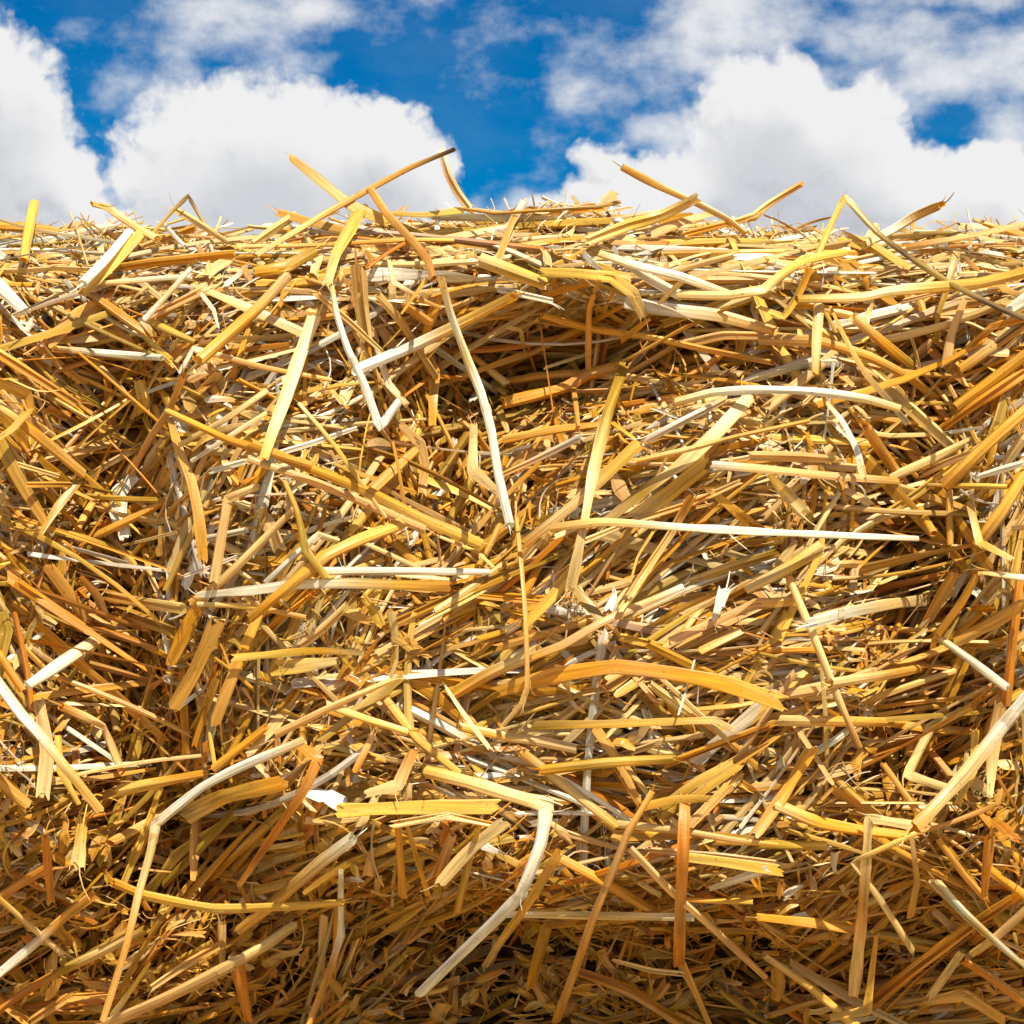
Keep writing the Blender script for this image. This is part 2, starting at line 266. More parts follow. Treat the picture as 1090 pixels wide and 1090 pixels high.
('D3','t',34,'CCCPP',3,[(515,365),(680,540),(850,690),(1065,892)],'long cream stalk sloping down right across the orange upright blade','long cream diagonal'),
('D3','t',40,'WCCCW',2,[(-20,635),(300,640),(760,648)],'white stalk lying level behind the long leaning tan stalk','lower white level stalk'),
('D3','r',40,'TYYC',3,[(205,395),(95,580),(-20,740),(-92,850)],'yellow blade leaning right behind the bright white folded stalk',None),
('D3','t',40,'TGT',1,[(210,398),(400,500),(610,625)],None,None),
('D3','s',28,'P',2,[(598,368),(860,390),(1100,418)],None,None),
('D3','r',44,'YYG',3,[(765,402),(900,420),(1110,452)],'yellow blade pointing left at the orange upright blade',None),
('D3','r',40,'WC',3,[(1055,455),(845,530)],'short white blade right of the orange upright blade',None),
('D3','r',55,'VG',2,[(160,700),(92,940)],'olive blade hanging below the lower white level stalk',None),
('D3','s',26,'C',3,[(448,828),(600,868),(705,880)],None,None),
('D3','s',50,'OG',1,[(290,870),(500,950),(715,1085)],None,None),
('D3','r',36,'T',2,[(722,840),(780,960),(840,1100)],None,None),
('D3','t',30,'GY',2,[(745,575),(1010,582)],None,None),
('D3','t',26,'TC',2,[(495,25),(600,160),(710,270)],None,None),
('C3','r',44,'T',1,[(375,615),(460,740),(545,905)],None,None),
('C3','r',9,'W',3,[(775,325),(740,450),(710,545)],None,None),
('C3','t',40,'CT',2,[(965,205),(805,285)],None,None),
# ---- lower right
('C4','t',52,'CCTT',3,[(285,420),(450,395),(560,378),(690,352)],'short cream stalk with a square left end crossing the steep thin tan stalk',None),
('C4','t',46,'CTTG',2,[(85,572),(350,575),(640,580)],'pale stalk lying level behind the lower part of the steep thin tan stalk',None),
('C4','t',52,'CWWW',3,[(742,232),(880,330),(1015,432)],'short stout white stalk sloping down right near the right edge','stout white right stalk'),
('C4','t',40,'TCCCCC',3,[(875,515),(705,600),(607,797),(790,858)],'pale stalk bent twice into a hook near the right edge','pale hooked stalk'),
('C4','t0.22',58,'WWCCT',4,[(1140,428),(980,622),(850,790),(645,1010)],'thick pale stalk sloping down left from the right edge, white above its joint','right edge jointed stalk'),
('C4','r',56,'PC',2,[(990,520),(960,700),(950,868)],'pinkish leaf hanging behind the right edge jointed stalk',None),
('C4','t',34,'YYY',3,[(888,620),(880,780),(815,915)],'bright yellow kinked tube below the right edge jointed stalk',None),
('C4','r',50,'G',2,[(722,225),(680,450),(628,690)],None,None),
('C4','t',40,'O',1,[(1072,-10),(1040,260),(1015,500)],None,None),
('C4','t',58,'T',2,[(1100,82),(960,170),(820,240)],None,None),
('C4','r',54,'GO',2,[(192,715),(100,870),(-10,1025)],'gold blade leaning right left of the long curved gold stalk',None),
('D4','t',50,'CGGG',2,[(60,182),(230,255),(420,290),(600,310)],'long gold stalk curving level at the lower right','long curved gold stalk'),
('C4','t',30,'T',2,[(508,755),(645,945)],None,None),
('D4','r',44,'CCCTCC',3,[(605,262),(447,236),(436,400),(420,620),(384,968)],'pale blade folded at its top and hanging to a torn tip, lower right','torn hanging blade'),
('D4','t',34,'YYCCCC',3,[(645,298),(500,365),(384,418),(510,600),(625,782)],'cream stalk folded like an open beak over the torn hanging blade','cream beak stalk'),
('D4','t',24,'OOT',3,[(635,303),(800,250),(978,182),(992,128)],'thin orange stem rising right from the cream beak stalk',None),
('D4','s',50,'CWCWC',3,[(728,512),(850,640),(950,730),(1105,862)],'white split stalk sloping down right in the lower right corner','corner white stalk'),
('D4','t',36,'YCC',3,[(875,798),(980,722),(1105,610)],'short cream tube lying across the corner white stalk',None),
('D4','s',60,'OGG',2,[(470,998),(650,850),(850,700),(1045,568)],'long dark gold stalk rising right beneath the corner white stalk',None),
('D4','r',30,'YYY',3,[(478,735),(440,1035),(300,1062)],'yellow strip hanging below the cream beak stalk and bent left at its foot',None),
('D4','t',36,'CYY',3,[(15,808),(200,935),(385,1095)],'yellow cream stalk sloping down right along the bottom right','bottom yellow diagonal'),
('D4','s',42,'PC',2,[(140,850),(380,990),(600,1100)],None,None),
('D4','r',50,'GG',2,[(0,648),(200,670),(375,692)],None,None),
('D4','r',30,'CTT',2,[(625,320),(648,500),(620,640)],None,None),
('D4','r',48,'O',3,[(948,335),(925,560)],'short orange blade standing upright near the lower right edge',None),
('D4','t',26,'T',2,[(735,325),(840,470),(925,565)],None,None),
('D4','t',40,'O',1,[(835,825),(970,910),(1100,1005)],None,None),
('D4','r',46,'T',2,[(690,995),(840,968),(1000,1070)],None,None),
('D4','r',40,'C',2,[(825,805),(705,975)],None,None),
('D4','t',40,'VY',1,[(-10,345),(260,352)],None,None),
('D4','t',40,'G',1,[(950,455),(1100,565)],None,None),
]

# ------------------------------------------------------------------ camera model and bale shape
DIST, CZ, FPX = 0.8, 0.27, 1090 * 64 / 36
ZTOP, RT, HALF, DEEP = 0.403, 0.08, 0.46, 0.40

def unproject(px, py, y):
    s = (DIST + y) / FPX
    return np.stack([(px - 545) * s, y + 0 * px, CZ - (py - 545) * s], -1)

def crest(x):
    return 0.402 + 0.008 * np.exp(-(x / 0.12) ** 2) + 0.003 * np.sin(23 * x + 1) + 0.002 * np.sin(61 * x)

def to_px(x, z):
    return 545 + x / DIST * FPX, 545 - (z - CZ) / DIST * FPX

HOLLOWS = [  # photo px, spread, depth in mm (positive = hollow, negative = bulge)
 (105,570,42,190,60),(985,560,32,150,62),(600,372,140,40,58),(480,490,55,80,38),(545,600,40,30,16),
 (205,915,75,50,52),(200,790,60,50,18),(470,1040,150,45,46),(465,740,50,35,18),(640,1070,160,40,22),
 (990,810,50,60,20),(1000,985,70,40,24),(60,1010,70,50,20),(720,600,60,40,10),(900,1075,120,35,22),
 (690,288,230,32,-20),(250,300,200,40,-8),(300,560,110,90,-14),(760,520,140,110,-10),(720,720,180,60,-12),
 (330,870,90,50,-8),(720,930,140,50,-8),(60,440,60,60,-6),(1050,470,60,60,-6),(870,330,60,25,10)]

def surf(x, z):
    """depth (y) of the bale's front skin"""
    px, py = to_px(x, z)
    y = 0.004 * np.sin(x * 31 + 1) * np.sin(z * 37 + 2) + 0.004 * np.sin(x * 63 + z * 41)
    for hx, hy, sx, sy, a in HOLLOWS:
        y = y + a * 0.001 * np.exp(-0.5 * (((px - hx) / sx) ** 2 + ((py - hy) / sy) ** 2))
    t = np.clip(z - (ZTOP - RT), 0, RT * 0.97)
    y = y + RT - np.sqrt(RT * RT - t * t)
    b = np.clip((0.15 - z) / 0.1, 0, 1.5)
    return y + 0.055 * b * b

FLOW = [(60,265,0,24),(300,265,2,26),(545,265,2,24),(800,265,2,24),(1030,265,4,26),(40,380,-40,20),(150,350,20,30),
(40,480,-45,15),(105,600,80,40),(170,420,45,30),(280,370,30,35),(380,380,-50,30),(300,480,5,35),(350,500,-25,18),
(230,560,60,30),(430,450,70,30),(470,520,70,30),(600,370,20,22),(600,430,15,14),(750,350,0,15),(850,400,-5,13),
(750,450,15,14),(900,430,-30,22),(960,440,-50,18),(1030,430,40,15),(1060,350,30,25),(620,530,38,22),(720,520,38,22),
(880,520,0,18),(700,600,35,22),(850,600,25,22),(900,680,12,22),(985,570,80,30),(1050,520,45,25),(1050,620,40,35),
(60,650,-40,22),(160,640,-22,22),(60,750,-60,28),(180,720,80,35),(260,680,60,28),(350,680,35,28),(450,680,45,38),
(600,680,25,18),(750,700,6,18),(700,780,5,28),(600,820,-30,38),(450,800,-20,38),(330,840,30,38),(800,850,40,38),
(880,790,8,28),(1040,720,60,38),(950,800,40,38),(1050,850,50,38),(80,860,30,45),(150,960,40,32),(60,1040,35,28),
(260,980,35,32),(400,900,10,32),(400,970,60,38),(480,1040,30,45),(560,950,30,38),(650,1020,-10,32),(750,950,-10,32),
(850,920,-4,18),(850,1020,-35,22),(950,950,60,38),(1050,980,-30,42),(1000,1060,30,42)]
FA = np.array(FLOW, float)

def flow_angle(px, py):
    d2 = (px[:, None] - FA[None, :, 0]) ** 2 + (py[:, None] - FA[None, :, 1]) ** 2
    w = np.exp(-d2 / (2 * 60.0 ** 2)) + 1e-9 / (1 + d2 / 1e4)
    c = np.cumsum(w / w.sum(1, keepdims=True), 1)
    k = (rng.random(len(px))[:, None] > c).sum(1).clip(0, len(FA) - 1)
    a = FA[k, 2] + 0.55 * FA[k, 3] * rng.normal(size=len(px))
    wild = (rng.random(len(px)) < 0.09) & (py > 300)
    return np.radians(np.where(wild, rng.uniform(-90, 90, len(px)), a))

def lin(r, g, b):
    f = lambda c: (c / 255 / 12.92) if c <= 10 else ((c / 255 + 0.055) / 1.055) ** 2.4
    return np.array([f(r), f(g), f(b)])
PAL = {'W': lin(250, 244, 230), 'C': lin(243, 213, 146), 'P': lin(241, 198, 130), 'T': lin(229, 172, 76), 'G': lin(232, 170, 46),
       'Y': lin(236, 193, 80), 'O': lin(218, 140, 36), 'V': lin(184, 146, 44), 'B': lin(88, 62, 30)}
WORD = {'W': 'white', 'C': 'cream', 'P': 'pinkish', 'T': 'tan', 'G': 'gold', 'Y': 'yellow', 'O': 'orange', 'V': 'olive', 'B': 'dark brown'}

# ------------------------------------------------------------------ materials
def new_mat(name):
    m = bpy.data.materials.new(name); m.use_nodes = True
    nt = m.node_tree; nt.nodes.clear()
    return m, nt, nt.nodes, nt.links

def straw_material():
    m, nt, N, L = new_mat('straw')
    out = N.new('ShaderNodeOutputMaterial')
    ac = N.new('ShaderNodeAttribute'); ac.attribute_name = 'col'
    av = N.new('ShaderNodeAttribute'); av.attribute_name = 'grain'
    n1 = N.new('ShaderNodeTexNoise'); n1.inputs['Scale'].default_value = 470; n1.inputs['Detail'].default_value = 3
    L.new(av.outputs['Vector'], n1.inputs['Vector'])
    r1 = N.new('ShaderNodeMapRange'); r1.inputs[1].default_value = 0.3; r1.inputs[2].default_value = 0.7
    r1.inputs[3].default_value = 0.5; r1.inputs[4].default_value = 1.16
    L.new(n1.outputs['Fac'], r1.inputs[0])
    mul = N.new('ShaderNodeVectorMath'); mul.operation = 'SCALE'
    L.new(ac.outputs['Color'], mul.inputs[0]); L.new(r1.outputs[0], mul.inputs['Scale'])
    # bleached pale fibres running along the stalk
    n5 = N.new('ShaderNodeTexNoise'); n5.inputs['Scale'].default_value = 330; n5.inputs['Detail'].default_value = 4
    of = N.new('ShaderNodeVectorMath'); of.operation = 'ADD'; of.inputs[1].default_value = (3.1, 1.7, 5.3)
    L.new(av.outputs['Vector'], of.inputs[0]); L.new(of.outputs[0], n5.inputs['Vector'])
    r5 = N.new('ShaderNodeMapRange'); r5.inputs[1].default_value = 0.48; r5.inputs[2].default_value = 0.66; r5.inputs[3].default_value = 0.0; r5.inputs[4].default_value = 0.3
    L.new(n5.outputs['Fac'], r5.inputs[0])
    m5 = N.new('ShaderNodeMix'); m5.data_type = 'RGBA'; m5.inputs[7].default_value = (*PAL['C'], 1)
    L.new(r5.outputs[0], m5.inputs[0]); L.new(mul.outputs[0], m5.inputs[6])
    # weather stains and mildew flecks
    n2 = N.new('ShaderNodeTexNoise'); n2.inputs['Scale'].default_value = 420; n2.inputs['Detail'].default_value = 4
    n2.inputs['Roughness'].default_value = 0.65
    L.new(av.outputs['Vector'], n2.inputs['Vector'])
    r2 = N.new('ShaderNodeMapRange'); r2.inputs[1].default_value = 0.60; r2.inputs[2].default_value = 0.76
    r2.inputs[3].default_value = 0.0; r2.inputs[4].default_value = 0.5
    L.new(n2.outputs['Fac'], r2.inputs[0])
    mx = N.new('ShaderNodeMix'); mx.data_type = 'RGBA'
    mx.inputs[7].default_value = (0.36, 0.19, 0.06, 1)
    L.new(r2.outputs[0], mx.inputs[0]); L.new(m5.outputs[2], mx.inputs[6])
    to = N.new('ShaderNodeTexCoord'); n4 = N.new('ShaderNodeTexNoise'); n4.inputs['Scale'].default_value = 700; n4.inputs['Detail'].default_value = 2
    L.new(to.outputs['Object'], n4.inputs['Vector'])
    r4 = N.new('ShaderNodeMapRange'); r4.inputs[1].default_value = 0.66; r4.inputs[2].default_value = 0.74; r4.inputs[3].default_value = 0.0; r4.inputs[4].default_value = 0.6
    L.new(n4.outputs['Fac'], r4.inputs[0])
    mz = N.new('ShaderNodeMix'); mz.data_type = 'RGBA'; mz.inputs[7].default_value = (0.20, 0.10, 0.03, 1)
    L.new(r4.outputs[0], mz.inputs[0]); L.new(mx.outputs[2], mz.inputs[6]); mx = mz
    bs = N.new('ShaderNodeBsdfPrincipled')
    bs.inputs['Specular IOR Level'].default_value = 0.45
    r3 = N.new('ShaderNodeMapRange'); r3.inputs[3].default_value = 0.26; r3.inputs[4].default_value = 0.55
    L.new(n2.outputs['Fac'], r3.inputs[0]); L.new(r3.outputs[0], bs.inputs['Roughness'])
    L.new(mx.outputs[2], bs.inputs['Base Color'])
    bp = N.new('ShaderNodeBump'); bp.inputs['Strength'].default_value = 0.35; bp.inputs['Distance'].default_value = 0.0004
    L.new(n1.outputs['Fac'], bp.inputs['Height']); L.new(bp.outputs[0], bs.inputs['Normal'])
    gm = N.new('ShaderNodeGamma'); gm.inputs['Gamma'].default_value = 1.5; L.new(mx.outputs[2], gm.inputs['Color'])
    tr = N.new('ShaderNodeBsdfTranslucent'); L.new(gm.outputs[0], tr.inputs['Color'])
    ms = N.new('ShaderNodeMixShader'); ms.inputs[0].default_value = 0.31
    L.new(bs.outputs[0], ms.inputs[1]); L.new(tr.outputs[0], ms.inputs[2]); L.new(ms.outputs[0], out.inputs[0])
    return m
STRAW = straw_material()

def simple_mat(name, c1, c2, scale):
    m, nt, N, L = new_mat(name)
    out = N.new('ShaderNodeOutputMaterial'); bs = N.new('ShaderNodeBsdfPrincipled'); bs.inputs['Roughness'].default_value = 0.9
    tc = N.new('ShaderNodeTexCoord'); n = N.new('ShaderNodeTexNoise'); n.inputs['Scale'].default_value = scale; n.inputs['Detail'].default_value = 8
    L.new(tc.outputs['Object'], n.inputs['Vector'])
    rp = N.new('ShaderNodeValToRGB'); rp.color_ramp.elements[0].color = (*c1, 1); rp.color_ramp.elements[1].color = (*c2, 1)
    rp.color_ramp.elements[0].position = 0.35; rp.color_ramp.elements[1].position = 0.65
    L.new(n.outputs['Fac'], rp.inputs[0]); L.new(rp.outputs[0], bs.inputs['Base Color'])
    b = N.new('ShaderNodeBump'); b.inputs['Strength'].default_value = 0.6; L.new(n.outputs['Fac'], b.inputs['Height']); L.new(b.outputs[0], bs.inputs['Normal'])
    L.new(bs.outputs[0], out.inputs[0])
    return m

# ------------------------------------------------------------------ strand geometry
def strands(P, W, flat, roll, C, M=6, jag=0.5, gap=None, ridge=0.0):
    """P (n,K,3) centre lines, W (n,K) widths, flat (n,K) thickness ratio, roll (n,K) angle about the axis, C (n,K,3) colours.
    Open-ended elliptic tubes, hollow where cut; gap (n,) bool leaves one side open (a split stalk)."""
    n, K, _ = P.shape
    T = np.gradient(P, axis=1); T /= np.linalg.norm(T, axis=2, keepdims=True) + 1e-12
    ref = np.zeros_like(T); ref[..., 1] = -1
    par = np.abs((T * ref).sum(2)) > 0.92
    ref[par] = (0, 0, 1)
    Nn = ref - (ref * T).sum(2, keepdims=True) * T; Nn /= np.linalg.norm(Nn, axis=2, keepdims=True) + 1e-12
    S = np.cross(T, Nn)
    cr, sr = np.cos(roll)[..., None], np.sin(roll)[..., None]
    S2, N2 = S * cr + Nn * sr, -S * sr + Nn * cr
    th = np.arange(M) / M * 2 * np.pi + np.pi / 2 + np.pi / M
    a = (W / 2)[..., None, None] * (1 + ridge * rng.normal(size=(n, 1, M, 1))); b = a * flat[..., None, None]
    V = P[:, :, None, :] + S2[:, :, None, :] * a * np.cos(th)[None, None, :, None] + N2[:, :, None, :] * b * np.sin(th)[None, None, :, None]
    j0 = rng.random((n, M, 1)) * jag * W[:, :1, None]; j1 = rng.random((n, M, 1)) * jag * W[:, -1:, None]
    V[:, 0] -= T[:, 0, None, :] * j0; V[:, -1] += T[:, -1, None, :] * j1
    seg = np.linalg.norm(np.diff(P, axis=1), axis=2)
    u = np.concatenate([np.zeros((n, 1)), np.cumsum(seg, 1)], 1) + rng.random((n, 1)) * 0.7
    off = rng.random((n, 1, 1)) * 3
    G = np.stack([np.cos(th)[None, None, :] * W[..., None] / 2 + off, np.sin(th)[None, None, :] * W[..., None] / 2 + off * 0.37 + 0 * off,
                  u[..., None] * 0.06 + 0 * th[None, None, :]], -1)
    Cc = np.repeat(C[:, :, None, :], M, 2)
    i = np.arange(n)[:, None, None] * (K * M); k = np.arange(K - 1)[None, :, None] * M; m = np.arange(M)[None, None, :]; m2 = (m + 1) % M
    F = np.stack([i + k + m, i + k + m2, i + k + M + m2, i + k + M + m], -1)
    if gap is not None:
        keep = np.ones((n, K - 1, M), bool)
        keep[gap, :, M - 1] = False
        F = F[keep]
    return V.reshape(-1, 3), F.reshape(-1, 4), Cc.reshape(-1, 3), G.reshape(-1, 3)

def mesh_from(name, parts, mat):
    Vs, Fs, Cs, Gs, o = [], [], [], [], 0
    for V, F, C, G in parts:
        Vs.append(V); Fs.append(F + o); Cs.append(C); Gs.append(G); o += len(V)
    V = np.concatenate(Vs); F = np.concatenate(Fs); C = np.concatenate(Cs); G = np.concatenate(Gs)
    me = bpy.data.meshes.new(name)
    me.vertices.add(len(V)); me.vertices.foreach_set('co', V.astype(np.float32).ravel())
    me.loops.add(F.size); me.loops.foreach_set('vertex_index', F.astype(np.int32).ravel())
    me.polygons.add(len(F)); me.polygons.foreach_set('loop_start', np.arange(len(F), dtype=np.int32) * 4)
    me.polygons.foreach_set('use_smooth', np.zeros(len(F), bool))
    a = me.attributes.new('col', 'FLOAT_COLOR', 'POINT'); a.data.foreach_set('color', np.concatenate([C, np.ones((len(C), 1))], 1).astype(np.float32).ravel())
    a = me.attributes.new('grain', 'FLOAT_VECTOR', 'POINT'); a.data.foreach_set('vector', G.astype(np.float32).ravel())
    me.update(calc_edges=True); me.materials.append(mat)
    return me

def add(name, me, parent=None):
    o = bpy.data.objects.new(name, me); col.objects.link(o)
    if parent: o.parent = parent
    return o

# ------------------------------------------------------------------ the packed straw of the bale
KEYS = 'WCPTGYOV'
def pick_colours(n, weights):
    k = rng.choice(len(KEYS), n, p=np.array(weights) / sum(weights))
    c = np.array([PAL[q] for q in KEYS])[k] * rng.uniform(0.72, 1.06, (n, 1)) * rng.uniform(0.97, 1.03, (n, 3))
    return c.clip(0.01, 0.88)

def hollow(x, z):
    px, py = to_px(x, z)
    y = 0 * x
    for hx, hy, sx, sy, a in HOLLOWS:
        y = y + a * 0.001 * np.exp(-0.5 * (((px - hx) / sx) ** 2 + ((py - hy) / sy) ** 2))
    return y

def mass(n, sample, lengths=(0.022, 0.105), widths=(0.0016, 0.0048), K=7, weights=(19, 30, 13, 6, 19, 11, 1, 2), clump=5, bow=0.03, flats=(0.5, 0.76), rise=0.0):
    m = n // clump                                  # matted clumps: a few near-parallel strands together
    cx, cz, depth, ang = [np.repeat(v, clump) for v in sample(m)]
    m = len(cx) // clump; n = len(cx)
    if clump > 1:
        j = rng.normal(0, 0.007, n); cx = cx - np.sin(ang) * j + rng.normal(0, 0.016, n) * np.cos(ang); cz = cz + np.cos(ang) * j
        cz = np.minimum(cz + rng.normal(0, 0.004, n), crest(cx)); depth = np.abs(depth + rng.normal(0, 0.007, n)); ang = ang + rng.normal(0, 0.11, n)
    L = rng.uniform(lengths[0], lengths[1], n) * rng.uniform(0.6, 1.25, n)
    w = rng.uniform(widths[0], widths[1], n)
    t = np.linspace(-0.5, 0.5, K)
    bend = rng.normal(0, bow, n)[:, None] * (1 - 4 * t ** 2) * L[:, None]
    kink = np.where(rng.random(n) < 0.13, rng.normal(0, 0.45, n), 0)[:, None] * np.maximum(0, t - rng.uniform(-0.2, 0.3, n)[:, None]) * L[:, None]
    ca, sa = np.cos(ang)[:, None], np.sin(ang)[:, None]
    off = bend + kink
    X = cx[:, None] + ca * t * L[:, None] - sa * off
    Z = cz[:, None] + sa * t * L[:, None] + ca * off
    y0 = surf(X[:, 0], Z[:, 0]); y1 = surf(X[:, -1], Z[:, -1]); ym = surf(X[:, K // 2], Z[:, K // 2])
    tt = t + 0.5
    lo = np.minimum(ym, 0.5 * (y0 + y1))
    q = 4 * tt * (1 - tt)
    Y = (y0[:, None] * (1 - tt) + y1[:, None] * tt) + q * (lo - 0.5 * (y0 + y1))[:, None]
    tilt = rng.normal(0, 0.11, n)[:, None] * t * L[:, None]
    Y = Y + depth[:, None] + 0.003 + tilt + rng.normal(0, 0.03, n)[:, None] * (t ** 2) * L[:, None]
    Z = Z - np.maximum(0, Z.max(1, keepdims=True) - crest(cx)[:, None] - rise - rng.uniform(-0.005, 0.007, (n, 1)))
    form = rng.random(n)
    fl = np.where(form < flats[0], rng.uniform(0.5, 0.9, n), np.where(form < flats[1], rng.uniform(0.06, 0.14, n), rng.uniform(0.3, 0.5, n)))
    w = np.where((form >= flats[0]) & (form < flats[1]), w * rng.uniform(0.9, 1.35, n), w)
    tap = np.where(rng.random(n) < 0.35, rng.uniform(0.15, 0.8, n), 1.0)[:, None]
    W = w[:, None] * (1 + (tap - 1) * tt ** 1.5) * (1 + (0.06 + 0.14 * ((form >= flats[0]) & (form < flats[1])))[:, None] * rng.normal(size=(n, K)))
    roll = rng.normal(0, 0.7, n)[:, None] + rng.normal(0, 0.7, n)[:, None] * tt
    c = pick_colours(n, weights)
    # unbleached straw inside the bale; foot and hollows have shade put into their colour
    raw_shaded = rng.random(n) < np.clip(depth / 0.05, 0, 0.8) + 0.75 * np.clip((0.19 - cz) / 0.12, 0, 1) + np.clip(hollow(cx, cz) / 0.03, -0.3, 0.9)
    pale = (cz > ZTOP - 0.05) & (rng.random(n) < 0.45); raw_shaded &= ~pale  # paler strands at the top: sunlight on the rounded rim put into the colour
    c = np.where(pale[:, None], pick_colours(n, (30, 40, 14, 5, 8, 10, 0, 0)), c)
    c = np.where(raw_shaded[:, None], pick_colours(n, (0, 7, 5, 10, 38, 20, 16, 6)), c)
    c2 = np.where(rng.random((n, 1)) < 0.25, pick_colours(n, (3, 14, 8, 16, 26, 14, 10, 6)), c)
    C = c[:, None, :] * (1 - tt[None, :, None]) + c2[:, None, :] * tt[None, :, None]
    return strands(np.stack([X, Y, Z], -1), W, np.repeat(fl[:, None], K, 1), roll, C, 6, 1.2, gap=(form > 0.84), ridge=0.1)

def s_front(n):
    x = rng.uniform(-0.30, 0.30, 2 * n); z = rng.uniform(0.0, 1.0, 2 * n) * crest(x)
    keep = np.nonzero(rng.random(2 * n) < (1 - 0.8 * np.clip(hollow(x, z) / 0.035, 0, 1)) * (1 - 0.7 * np.clip((0.15 - z) / 0.09, 0, 1)))[0][:n]; x, z = x[keep], z[keep]; n = len(x)
    px, py = to_px(x, z)
    a = flow_angle(px, py)
    return x, z - 0.02 * np.abs(np.sin(a)) * (z > ZTOP - 0.03), (0.05 + 0.03 * np.clip((0.2 - z) / 0.15, 0, 1)) * rng.random(n) ** 1.2, a

def s_flank(n):
    x = rng.uniform(0.29, HALF, n) * rng.choice([-1, 1], n); z = rng.uniform(0.0, ZTOP, n)
    px, py = to_px(x, z)
    return x, z, 0.045 * rng.random(n) ** 1.25, np.radians(rng.normal(15, 40, n))

def s_dust(n):
    x = rng.uniform(-0.28, 0.28, n); z = rng.uniform(0.02, ZTOP + 0.002, n)
    return x, z, 0.02 * rng.random(n) - 0.005, np.radians(rng.uniform(-90, 90, n))

def s_crest(n):
    x = rng.uniform(-0.28, 0.28, n)
    return x, crest(x) - 0.002, 0.03 * rng.random(n), np.radians(rng.normal(0, 45, n))

def box_side(n, kind):
    """straw on the top, ends and back of the bale"""
    K = 6; t = np.linspace(-0.5, 0.5, K)
    L = rng.uniform(0.025, 0.11, n); w = rng.uniform(0.0022, 0.0056, n)
    u = rng.uniform(-1, 1, n); d = 0.03 * rng.random(n); a = np.radians(rng.normal(0, 28, n))
    if kind == 'top':
        x0 = u * HALF; y0 = rng.uniform(0.08, DEEP, n)
        X = x0[:, None] + np.cos(a)[:, None] * t * L[:, None]; Y = y0[:, None] + np.sin(a)[:, None] * t * L[:, None]
        Z = crest(x0)[:, None] - 0.002 - d[:, None] + rng.normal(0, 0.05, n)[:, None] * t * L[:, None] + 0 * X
    elif kind == 'end':
        s = rng.choice([-1, 1], n); y0 = rng.uniform(0.04, DEEP, n); z0 = rng.uniform(0, ZTOP - 0.01, n); a = np.radians(rng.uniform(-90, 90, n))
        Y = y0[:, None] + np.cos(a)[:, None] * t * L[:, None]; Z = z0[:, None] + np.sin(a)[:, None] * t * L[:, None]
        X = (s * (HALF - d))[:, None] + rng.normal(0, 0.15, n)[:, None] * t * L[:, None]
    else:
        x0 = u * HALF; z0 = rng.uniform(0, ZTOP - 0.01, n)
        X = x0[:, None] + np.cos(a)[:, None] * t * L[:, None]; Z = z0[:, None] + np.sin(a)[:, None] * t * L[:, None]
        Y = DEEP - d[:, None] + rng.normal(0, 0.15, n)[:, None] * t * L[:, None]
    Z = np.maximum(Z, 0.003)
    fl = np.where(rng.random(n) < 0.6, rng.uniform(0.4, 0.9, n), 0.1)
    c = pick_colours(n, (12, 20, 12, 15, 20, 12, 5, 4))
    return strands(np.stack([X, Y, Z], -1), np.repeat(w[:, None], K, 1), np.repeat(fl[:, None], K, 1), rng.normal(0, 0.8, n)[:, None] + 0 * X,
                   np.repeat(c[:, None], K, 1), 6, 0.6)

bale = bpy.data.objects.new('straw_bale', None); col.objects.link(bale)
bale['label'] = 'big bale of packed golden straw standing on the stubble under a cloudy blue sky'
bale['category'] = 'straw bale'
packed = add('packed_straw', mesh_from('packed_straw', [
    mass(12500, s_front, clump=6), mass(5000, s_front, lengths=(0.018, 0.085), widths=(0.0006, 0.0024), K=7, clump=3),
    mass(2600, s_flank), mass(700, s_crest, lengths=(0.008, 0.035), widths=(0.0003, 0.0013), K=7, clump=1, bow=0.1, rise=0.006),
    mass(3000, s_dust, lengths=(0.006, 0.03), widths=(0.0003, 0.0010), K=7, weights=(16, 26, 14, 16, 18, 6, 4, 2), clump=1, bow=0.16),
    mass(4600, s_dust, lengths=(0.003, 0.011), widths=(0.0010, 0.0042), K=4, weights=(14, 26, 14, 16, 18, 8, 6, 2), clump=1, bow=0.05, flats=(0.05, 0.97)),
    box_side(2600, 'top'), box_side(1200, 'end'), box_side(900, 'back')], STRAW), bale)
packed['kind'] = 'stuff'

